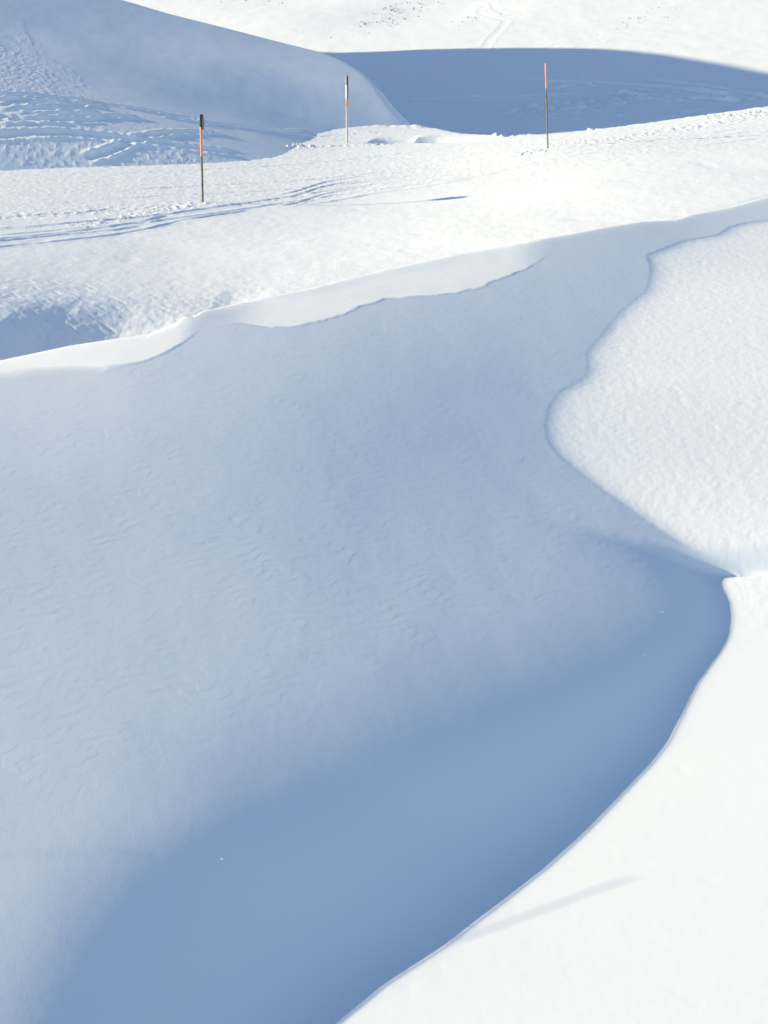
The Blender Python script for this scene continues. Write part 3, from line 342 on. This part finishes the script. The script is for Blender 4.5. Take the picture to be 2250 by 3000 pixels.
def carve(Z, X, Y, tracks, wg, hg, seed, rim=.5):
    for k, (kind, pts) in enumerate(tracks):
        L = smooth_line(pts, 4); A = np.array(L)
        sel = (X > A[:, 0].min() - 3) & (X < A[:, 0].max() + 3) & (Y > A[:, 1].min() - 3) & (Y < A[:, 1].max() + 3)
        x, y = X[sel], Y[sel]
        d, t = line_dist(x, y, L)
        d = d + .12 * wg * perlin(x * 1.5, y * 1.5, seed + k)
        w, h = (wg, hg) if kind == 'g' else (wg * 1.8, hg * 2.0)
        e = sm(0, .08, t) * sm(1, .92, t) * (.75 + .5 * perlin(t * 9 + k, t * 0, seed + 70 + k))
        a = np.abs(d) / w
        prof = -np.exp(-a ** 4 * 2) + rim * np.exp(-((a - 1.5) / .45) ** 2) * (1 + .5 * perlin(x * 4, y * 4, seed + 31 + k))
        Z[sel] += h * e * prof
    return Z

def clods(X, Y, scale, seed):
    n = fbm(X * scale, Y * scale, seed, 3, .6)
    return np.clip(n - .12, 0, 1) ** .7

def build_piste():
    ys = np.r_[np.exp(np.linspace(math.log(17), math.log(64), PISTE_ROWS)), np.linspace(65, 76, 10)]
    ss = spread([-1.5, -.5, -.275, .275, .5, 1.5], [30, 30, PISTE_COLS, 30, 30])
    Y = np.repeat(ys[:, None], len(ss), 1); X = ss[None] * Y
    cx = np.clip(X / Y, -.33, .36) * Y
    Z = piste_base(cx, Y) + (X - cx) * .02
    yc = crest_y(X)
    # edges that bound the groomed belt, as lines across the slope
    low_edge = np.interp(X / Y, [-.4, -.27, -.14, -.03, .06, .12, .27], [35.0, 35.5, 40.5, 44, 46, 44.5, 47])
    belt = sm(low_edge - 1.2, low_edge + .6, Y)
    # groomed corduroy scuffs, long across the belt, and harder lumps
    q = Y - .10 * X
    Z = Z + belt * (.009 * fbm(X * .9, q * 5.0, 101, 4, .6) + .008 * fbm(X * 3.5, q * 12.0, 111, 3, .6))
    Z = Z + (1 - belt) * (.004 * fbm(X * 2.4, Y * 1.6, 121, 4, .6) + .02 * fbm(X * .3, Y * .3, 125, 2))
    # diagonal scratches low on the bank, left
    sc = sm(31, 25, Y) * sm(2, -3, X)
    dg = np.clip(perlin((X + .8 * Y) * 6.5, (Y - .6 * X) * 1.6, 131) * 1.8 - .5, 0, 1)
    Z = Z - dg * .012 * sc + .005 * sc * fbm(X * 6.5, Y * 5, 133, 3)
    # shallow scoops, foot pits
    Z = Z - .02 * np.clip(fbm(X * .8, Y * .6, 141, 3) - .55, 0, 1) * (1 - belt)
    Z = carve(Z, X, Y, PISTE_TRACKS, .09, .028, 200)
    # crumbled band where the groomer threw clods: along the lower edge, near the far edge and at the foot of the hill
    for (x0, y0, x1, y1, wid, h) in CRUMBLE:
        d, t = line_dist(X, Y, [(x0, y0), (x1, y1)])
        g = np.exp(-(d / wid) ** 2) * sm(0, .04, t) * sm(1, .96, t)
        Z = Z + h * g * clods(X, Y, 4.5, 301)
    # the rounded drift with a scooped face short of the skyline
    for (x0, y0, x1, y1, h) in DRIFTS:
        d, t = line_dist(X, Y, [(x0, y0), (x1, y1)])
        g = np.clip(t / .86, 0, 1) * sm(1, .86, t)
        Z = Z - h * g * np.exp(-((d - .1) / .9) ** 2)
    # the pit at the foot of the bank, lower left
    e = Y - yc
    Z = Z - .155 * (np.clip(X + 9.6, 0, 5.0) - 2.1 * np.clip(X + 4.6, 0, 2.381)) * sm(5.8, -.6, e + .10 * perlin(X * 1.3, Y * 1.3, 151))
    # below the crest of the dune the bank stays under it
    Z = Z - .9 * softplus(yc - .4 - Y, .25)
    # falls away beyond its far edge
    ye = np.interp(X, PE[:, 0], PE[:, 1])
    ye = ye + 1.6 * np.maximum(PE[0, 0] - X, 0)
    ye = ye + .35 * perlin(X * 1.1, X * 0, 171) + .2 * perlin(X * 3.7, X * 0, 172)
    Z = Z - .75 * softplus(Y - ye, .35)
    Z = np.maximum(Z, -14)
    keep = (Y > yc - 3)
    o = grid_obj("ski_piste", X, Y, Z, SNOW, keep)
    structure(o, "sunlit groomed ski run with tracks and crumbled edges above a smooth snow bank", "ski run")
    return o

# ------------------------------------------------------------------ shaded hill at upper left
HE = np.array(HILL_EDGE); HS = np.array(HILL_SHADOW)
HT = np.array(HILL_TILT)
def hill_height(X, Y):
    """flank that falls to the right almost along the sunbeams; X sorted along rows"""
    y = np.clip(Y, 44, 110)
    r = np.clip((np.log(y) - math.log(44)) / math.log(2.5) * (HT.shape[0] - 1), 0, HT.shape[0] - 1.001)
    q = np.clip((X / y + .36) / .46 * (HT.shape[1] - 1), 0, HT.shape[1] - 1.001)
    i = r.astype(int); j = q.astype(int); a = r - i; b = q - j
    wx = (1 - a) * ((1 - b) * HT[i, j] + b * HT[i, j + 1]) + a * ((1 - b) * HT[i + 1, j] + b * HT[i + 1, j + 1])
    cum = np.concatenate([np.zeros((len(Y), 1)), np.cumsum(.5 * (wx[:, 1:] + wx[:, :-1]) * np.diff(X, axis=1), 1)], 1)
    ref = np.array([np.interp(-.28 * y[k, 0], X[k], cum[k]) for k in range(len(Y))])
    return np.interp(y, HILL_LEFT[0], HILL_LEFT[1]) + cum - ref[:, None] - T * X

def build_hill():
    ys = np.r_[np.linspace(38, 46, 20, endpoint=False), np.exp(np.linspace(math.log(46), math.log(86), HILL_ROWS)), np.linspace(86.5, 140, 70)]
    ss = spread([-1.6, -.7, -.28, .06, .12], [25, 50, HILL_COLS, 25])
    Y = np.repeat(ys[:, None], len(ss), 1); X = ss[None] * Y
    s = X / Y
    Z = hill_height(X, Y)
    Z = Z + .02 * fbm(X * .12, Y * .12, 401, 3) + .004 * fbm(X * .9, Y * .9, 411, 3)
    Z = carve(Z, X, Y, HILL_TRACKS, .20, .07, 420, .9)
    # avalanche of clods and the trampled foot
    wx = X + .6 * fbm(X * .6, Y * .5, 431, 4); wy = Y + .9 * fbm(X * .6, Y * .5, 433, 4)
    mask = sum(inside(wx + a, wy + 1.4 * a2, HILL_DEBRIS).astype(float) for a, a2 in ((0, 0), (.5, .2), (-.5, -.1), (.2, .6), (-.3, -.6), (.9, .5), (-.9, -.4), (.1, -1), (0, 1))) / 9
    Z = Z + mask * (.02 + .009 * fbm(X * 4.5, Y * 3.5, 441, 4, .7))
    foot = sm(57, 53, Y) * sm(-2, -6, X)
    Z = Z + foot * .004 * fbm(X * 4.0, Y * 4.0, 451, 4, .7) * np.clip(fbm(X * .3, Y * .5, 453, 2) + .5, 0, 1)
    edge = sm(46.5, 47.5, Y) * sm(51.5, 49.5, Y) * sm(-4, -7, X)
    Z = Z + edge * .018 * clods(X, Y, 4.0, 461)
    # far side of its skyline
    ye = np.interp(s, HE[:, 0], HE[:, 1])
    Z = Z - .95 * softplus(Y - ye, .3)
    Z = np.where(s > HE[-1, 0], Z - (s - HE[-1, 0]) * 120, Z)
    # its broad back rises to the left, out of the picture, and shades what lies beyond
    w = np.interp(Y, HS[:, 0], HS[:, 1])
    xr = -.50 * Y
    back = w - T * xr - RIDGE_SLOPE * np.maximum(np.abs(X - xr) - 1.5, 0)
    Z = np.maximum(Z, back)
    Z = np.maximum(Z, -14)
    o = grid_obj("snow_hill", X, Y, Z, SNOW, (Z > -13.5))
    structure(o, "smooth blue shaded snow hill at upper left with ski tracks at its foot", "snow hill")
    return o

# ------------------------------------------------------------------ far mountainside
def far_base(x, y):
    return 1.26 + .2 * (y - 80) + .08 * x + .0006 * np.clip(y - 80, 0, None) ** 2

def build_far():
    ys = np.r_[np.linspace(60, 74, 20, endpoint=False), np.exp(np.linspace(math.log(74), math.log(150), FAR_ROWS)), np.exp(np.linspace(math.log(152), math.log(420), 60))]
    ss = spread([-1.5, -.5, -.2, .29, .6, 1.6], [30, 60, FAR_COLS, 40, 30])
    Y = np.repeat(ys[:, None], len(ss), 1); X = ss[None] * Y
    Z = far_base(X, Y)
    Z = Z + .02 * fbm(X * .35, Y * .3, 501, 5, .55) + .5 * fbm(X * .035, Y * .04, 511, 2) * sm(112, 125, Y) + 2.5 * fbm(X * .015, Y * .015, 513, 3) * sm(160, 260, Y)
    Z = carve(Z, X, Y, FAR_TRACKS[:6], .40, .14, 520, .9)
    Z = carve(Z, X, Y, FAR_TRACKS[6:], .30, .014, 530, .9)
    for (x0, y0, x1, y1, wid, h) in ((8.5, 83.5, 14, 85.5, 1.6, .25), (13, 84.0, 21, 81.5, 1.4, .2), (9, 82.5, 16, 78.5, 2.5, .14)):
        d, t = line_dist(X, Y, [(x0, y0), (x1, y1)])
        Z = Z + h * np.exp(-(d / wid) ** 2) * clods(X, Y, .9, 541)
    o = grid_obj("mountainside", X, Y, Z, SNOW_FAR)
    structure(o, "bright far snow slope crossed by a curved blue shadow and faint ski tracks", "mountainside")
    return o

def ground_sheet():
    r = [0, 30, 120, 500, 2500]; n = 48; co = [(0, 100, -15.0)]; f = []
    ang = np.linspace(0, 2 * math.pi, n, endpoint=False)
    for q in r[1:]:
        for a in ang: co.append((q * math.cos(a), 100 + q * math.sin(a), -15.0))
    co = np.array(co)
    faces = []
    for k in range(len(r) - 2):
        for i in range(n):
            j = (i + 1) % n; a = 1 + k * n
            faces.append((a + i, a + n + i, a + n + j, a + j))
    for i in range(0, n, 2): faces.append((0, 1 + i, 1 + (i + 1) % n, 1 + (i + 2) % n))
    o = mesh_obj("snow_ground", co, np.array(faces), SNOW_FAR)
    structure(o, "wide snow covered valley ground under the slopes", "ground")

# ------------------------------------------------------------------ poles
WOOD = paint("weathered_wood", (0.13, 0.115, 0.075), (0.26, 0.22, 0.14), .8, (40, 40, 5))
PALE = paint("pale_wood", (0.46, 0.44, 0.41), (0.62, 0.60, 0.57), .75, (40, 40, 4))
ORANGE = paint("orange_paint", (0.72, 0.24, 0.10), (0.80, 0.32, 0.16), .45, (25, 25, 6))
BLACK = paint("black_paint", (0.008, 0.008, 0.010), (0.02, 0.02, 0.022), .4)
GREY = paint("grey_paint", (0.30, 0.27, 0.29), (0.42, 0.38, 0.40), .5)
NAVY = paint("navy_paint", (0.006, 0.014, 0.05), (0.012, 0.025, 0.08), .4)
WHITE = paint("white_paint", (0.75, 0.75, 0.76), (0.82, 0.82, 0.82), .5)
KNOT = paint("dark_knot", (0.02, 0.016, 0.012), (0.05, 0.04, 0.03), .8)

def tube(name, z0, z1, r0, r1, mat, parent, n=20, wob=0.0, cap=0.0, off=(0, 0), seed=1):
    """tapered closed pole section with slightly uneven girth"""
    rng = np.random.RandomState(seed); rows = max(2, int((z1 - z0) / .06))
    co = []; f = []
    prof = [(z0, r0 * .001), (z0, r0 * .97)]
    for i in range(rows + 1):
        t = i / rows; prof.append((z0 + .004 + (z1 - z0 - .008 - cap) * t, (r0 + (r1 - r0) * t) * (1 + wob * rng.uniform(-1, 1))))
    prof += [(z1 - cap * .4, r1 * .86), (z1, r1 * .5), (z1, r1 * .001)]
    for z, r in prof:
        for k in range(n):
            a = 2 * math.pi * k / n; q = r * (1 + wob * .5 * math.sin(3 * a + z * 2))
            co.append((off[0] + q * math.cos(a), off[1] + q * math.sin(a), z))
    for i in range(len(prof) - 1):
        for k in range(n):
            f.append((i * n + k, i * n + (k + 1) % n, (i + 1) * n + (k + 1) % n, (i + 1) * n + k))
    o = mesh_obj(name, np.array(co), np.array(f), mat); o.parent = parent
    return o

def disc(name, x, y, z, rad, th, mat, parent):
    """round board whose face looks along x, with an eased rim"""
    n = 48; co = []; f = []
    for xx, r in ((-th / 2, .001), (-th / 2, rad * .97), (-th * .3, rad), (th * .3, rad), (th / 2, rad * .97), (th / 2, .001)):
        for k in range(n):
            a = 2 * math.pi * k / n; co.append((x + xx, y + r * math.cos(a), z + r * math.sin(a)))
    for i in range(5):
        for k in range(n): f.append((i * n + k, i * n + (k + 1) % n, (i + 1) * n + (k + 1) % n, (i + 1) * n + k))
    o = mesh_obj(name, np.array(co), np.array(f), mat, smooth=False); o.parent = parent
    return o

def board(name, x0, x1, y0, y1, z0, z1, mat, parent, e=.006):
    import bmesh
    bm = bmesh.new(); bmesh.ops.create_cube(bm, size=1)
    for v in bm.verts:
        v.co.x = x0 if v.co.x < 0 else x1; v.co.y = y0 if v.co.y < 0 else y1; v.co.z = z0 if v.co.z < 0 else z1
    bmesh.ops.bevel(bm, geom=bm.edges[:], offset=e, segments=2, affect='EDGES')
    me = bpy.data.meshes.new(name); bm.to_mesh(me); bm.free(); me.materials.append(mat)
    o = bpy.data.objects.new(name, me); C.objects.link(o); o.parent = parent
    return o

def pole(loc, lean_x, lean_y, label, group="marker poles beside the ski run"):
    o = bpy.data.objects.new("marker_pole", None); C.objects.link(o)
    o.empty_display_size = .3
    o.location = loc; o.rotation_euler = (lean_y, lean_x, 0)
    o["label"] = label; o["category"] = "marker pole"; o["group"] = group
    return o

def build_poles():
    p = pole(POLES[0], .006, 0, "wooden marker pole with black top, long orange band and black disc before the hill tracks")
    H = POLE_HEIGHTS[0]; r = .031
    tube("shaft", -.5, .53 * H, r * .98, r, WOOD, p, wob=.05, seed=2)
    tube("orange_band", .53 * H + .002, .86 * H, r * 1.02, r * 1.04, ORANGE, p, wob=.01)
    tube("black_band", .86 * H + .002, H, r * 1.16, r * 1.16, BLACK, p, cap=.03)
    disc("marker_disc", .048, .05, .915 * H, .215, .022, BLACK, p)
    for z, a in ((.37 * H, -1.4), (.2 * H, -1.8), (.08 * H, -1.3)):
        tube("knot", z - .03, z + .03, .014, .012, KNOT, p, n=10, off=(r * .82 * math.cos(a), r * .82 * math.sin(a)), cap=.01)
    p = pole(POLES[1], -.004, 0, "pale grey marker pole with small orange band and navy panel below the shaded hill")
    H = POLE_HEIGHTS[1]; r = .040
    tube("shaft", -.4, .535 * H, r * .95, r, PALE, p, wob=.04, seed=4)
    tube("orange_band", .535 * H + .002, .643 * H, r * 1.03, r * 1.03, ORANGE, p)
    tube("white_band", .643 * H + .002, .86 * H, r, r, WHITE, p)
    tube("grey_band", .86 * H + .002, H, r * 1.02, r * 1.02, GREY, p, cap=.03)
    board("side_panel", .042, .066, -.06, .10, .645 * H, .985 * H, NAVY, p)
    board("white_plate", .0685, .088, -.075, .03, .70 * H, .735 * H, WHITE, p, .003)
    p = pole(POLES[2], -.055, 0, "leaning thin wooden marker pole with plain orange top before the blue shadow")
    H = POLE_HEIGHTS[2]; r = .027
    tube("shaft", -.5, .705 * H, r * .9, r, WOOD, p, wob=.06, seed=6)
    tube("orange_band", .705 * H + .002, H, r * 1.04, r * 1.06, ORANGE, p, wob=.01, cap=.02)
    for z, a in ((.26 * H, -1.2), (.5 * H, -1.5), (.61 * H, -1.9)):
        tube("knot", z - .03, z + .03, .013, .011, KNOT, p, n=10, off=(r * .82 * math.cos(a), r * .82 * math.sin(a)), cap=.01)

ROCK = paint("dark_rock", (0.32, 0.315, 0.31), (0.5, 0.49, 0.48), .85, (3, 3, 3))
def stone_mesh(rng, n, centre, sizes):
    import bmesh
    bm = bmesh.new()
    for (cx, cy, cz), s in zip(centre, sizes):
        cz -= .2 * s
        r = bmesh.ops.create_icosphere(bm, subdivisions=1, radius=s)
        k = rng.uniform(.5, 1.2, 3)
        for v in r['verts']:
            q = 1 + rng.uniform(-.25, .25)
            v.co = (cx + v.co.x * k[0] * q * 1.2, cy + v.co.y * k[1] * q, cz + v.co.z * k[2] * q * .7)
    return bm

def build_scree():
    for k, (a, b) in enumerate(SCREE):
        rng = np.random.RandomState(40 + k); n = (20, 24, 70, 26, 45, 18, 14)[k]
        t = rng.uniform(0, 1, n); w = rng.normal(0, 1.2, n)
        x = a[0] + (b[0] - a[0]) * t + w * (1.0 + rng.uniform(0, 1, n)); y = a[1] + (b[1] - a[1]) * t + w * 1.2 + rng.normal(0, .8, n)
        s = rng.uniform(.025, .085, n) * np.where(rng.uniform(0, 1, n) > .85, 1.7, 1)
        z = far_base(x, y) + s * .1
        bm = stone_mesh(rng, n, list(zip(x, y, z)), s)
        me = bpy.data.meshes.new("scree"); bm.to_mesh(me); bm.free(); me.materials.append(ROCK)
        o = bpy.data.objects.new("scree", me); C.objects.link(o)
        o["kind"] = "stuff"; o["label"] = "scattered dark stones poking through the sunlit far snow slope"; o["category"] = "stones"

def build_lumps():
    import bmesh
    labels = ("single round snow lump low in the blue hollow near bottom left", "larger crusty snow chunk on the shaded slope below the shadow tongue",
              "flattened snow chunk lying left below the larger crusty chunk", "small elongated snow flake chunk just under the sharp shadow tongue",
              "tiny snow crumb below the single round lump", "tiny snow crumb right of the single round lump")
    for k, (x, y, z) in enumerate(LUMPS):
        rng = np.random.RandomState(70 + k); s = (.014, .016, .018, .02, .007, .007)[k]
        bm = bmesh.new(); bmesh.ops.create_icosphere(bm, subdivisions=3, radius=1)
        e = ((1, .8, .5), (1.0, 1.5, .3), (1.4, .9, .25), (1.5, 1.1, .25), (1, 1, .6), (1, 1, .6))[k]
        P = np.array([v.co for v in bm.verts]); q = 1 + .32 * perlin(P[:, 0] * 1.7 + k, P[:, 1] * 1.7 + P[:, 2] * 1.3, 77 + k) + .18 * perlin(P[:, 0] * 4 + k, P[:, 1] * 4 - P[:, 2] * 3, 78)
        for v, f in zip(bm.verts, q): v.co = (v.co.x * s * e[0] * f, v.co.y * s * e[1] * f, v.co.z * s * e[2] * f)
        me = bpy.data.meshes.new("snow_lump"); bm.to_mesh(me); bm.free(); me.materials.append(SNOW)
        for p in me.polygons: p.use_smooth = True
        o = bpy.data.objects.new("snow_lump", me); C.objects.link(o); o.location = (x, y, z - s * e[2] * .55)
        o["label"] = labels[k]; o["category"] = "snow lump"; o["group"] = "loose snow lumps in the hollow"

def build_crumbs():
    rng = np.random.RandomState(9)
    bm = stone_mesh(rng, len(CRUMBS), CRUMBS, rng.uniform(.002, .007, len(CRUMBS)) * np.where(rng.uniform(0, 1, len(CRUMBS)) > .9, 1.6, 1))
    me = bpy.data.meshes.new("snow_crumbs"); bm.to_mesh(me); bm.free(); me.materials.append(SNOW)
    o = bpy.data.objects.new("snow_crumbs", me); C.objects.link(o)
    o["kind"] = "stuff"; o["label"] = "tiny snow crumbs strewn over the smooth blue hollow"; o["category"] = "snow crumbs"

def build_stake():
    a, b = np.array(STAKE[0]), np.array(STAKE[1]); d = (b - a) / np.linalg.norm(b - a)
    o = bpy.data.objects.new("leaning_stake", None); C.objects.link(o)
    o.location = tuple(a - d * 2.2); L = np.linalg.norm(b - a) + 2.2
    from mathutils import Vector
    o.rotation_euler = Vector(tuple(d)).to_track_quat('Z', 'Y').to_euler()
    o["label"] = "thin leaning stake whose faint shadow falls on the sunny bank"; o["category"] = "stake"
    tube("shaft", 0, 2.2, .0016, .0016, WOOD, o, wob=.03, seed=8)
    tube("orange_band", 2.202, L, .0068, .0068, ORANGE, o, cap=.02)

build_dune()
build_scree()
build_lumps()
build_crumbs()
build_stake()
build_piste()
build_hill()
build_far()
ground_sheet()
build_poles()
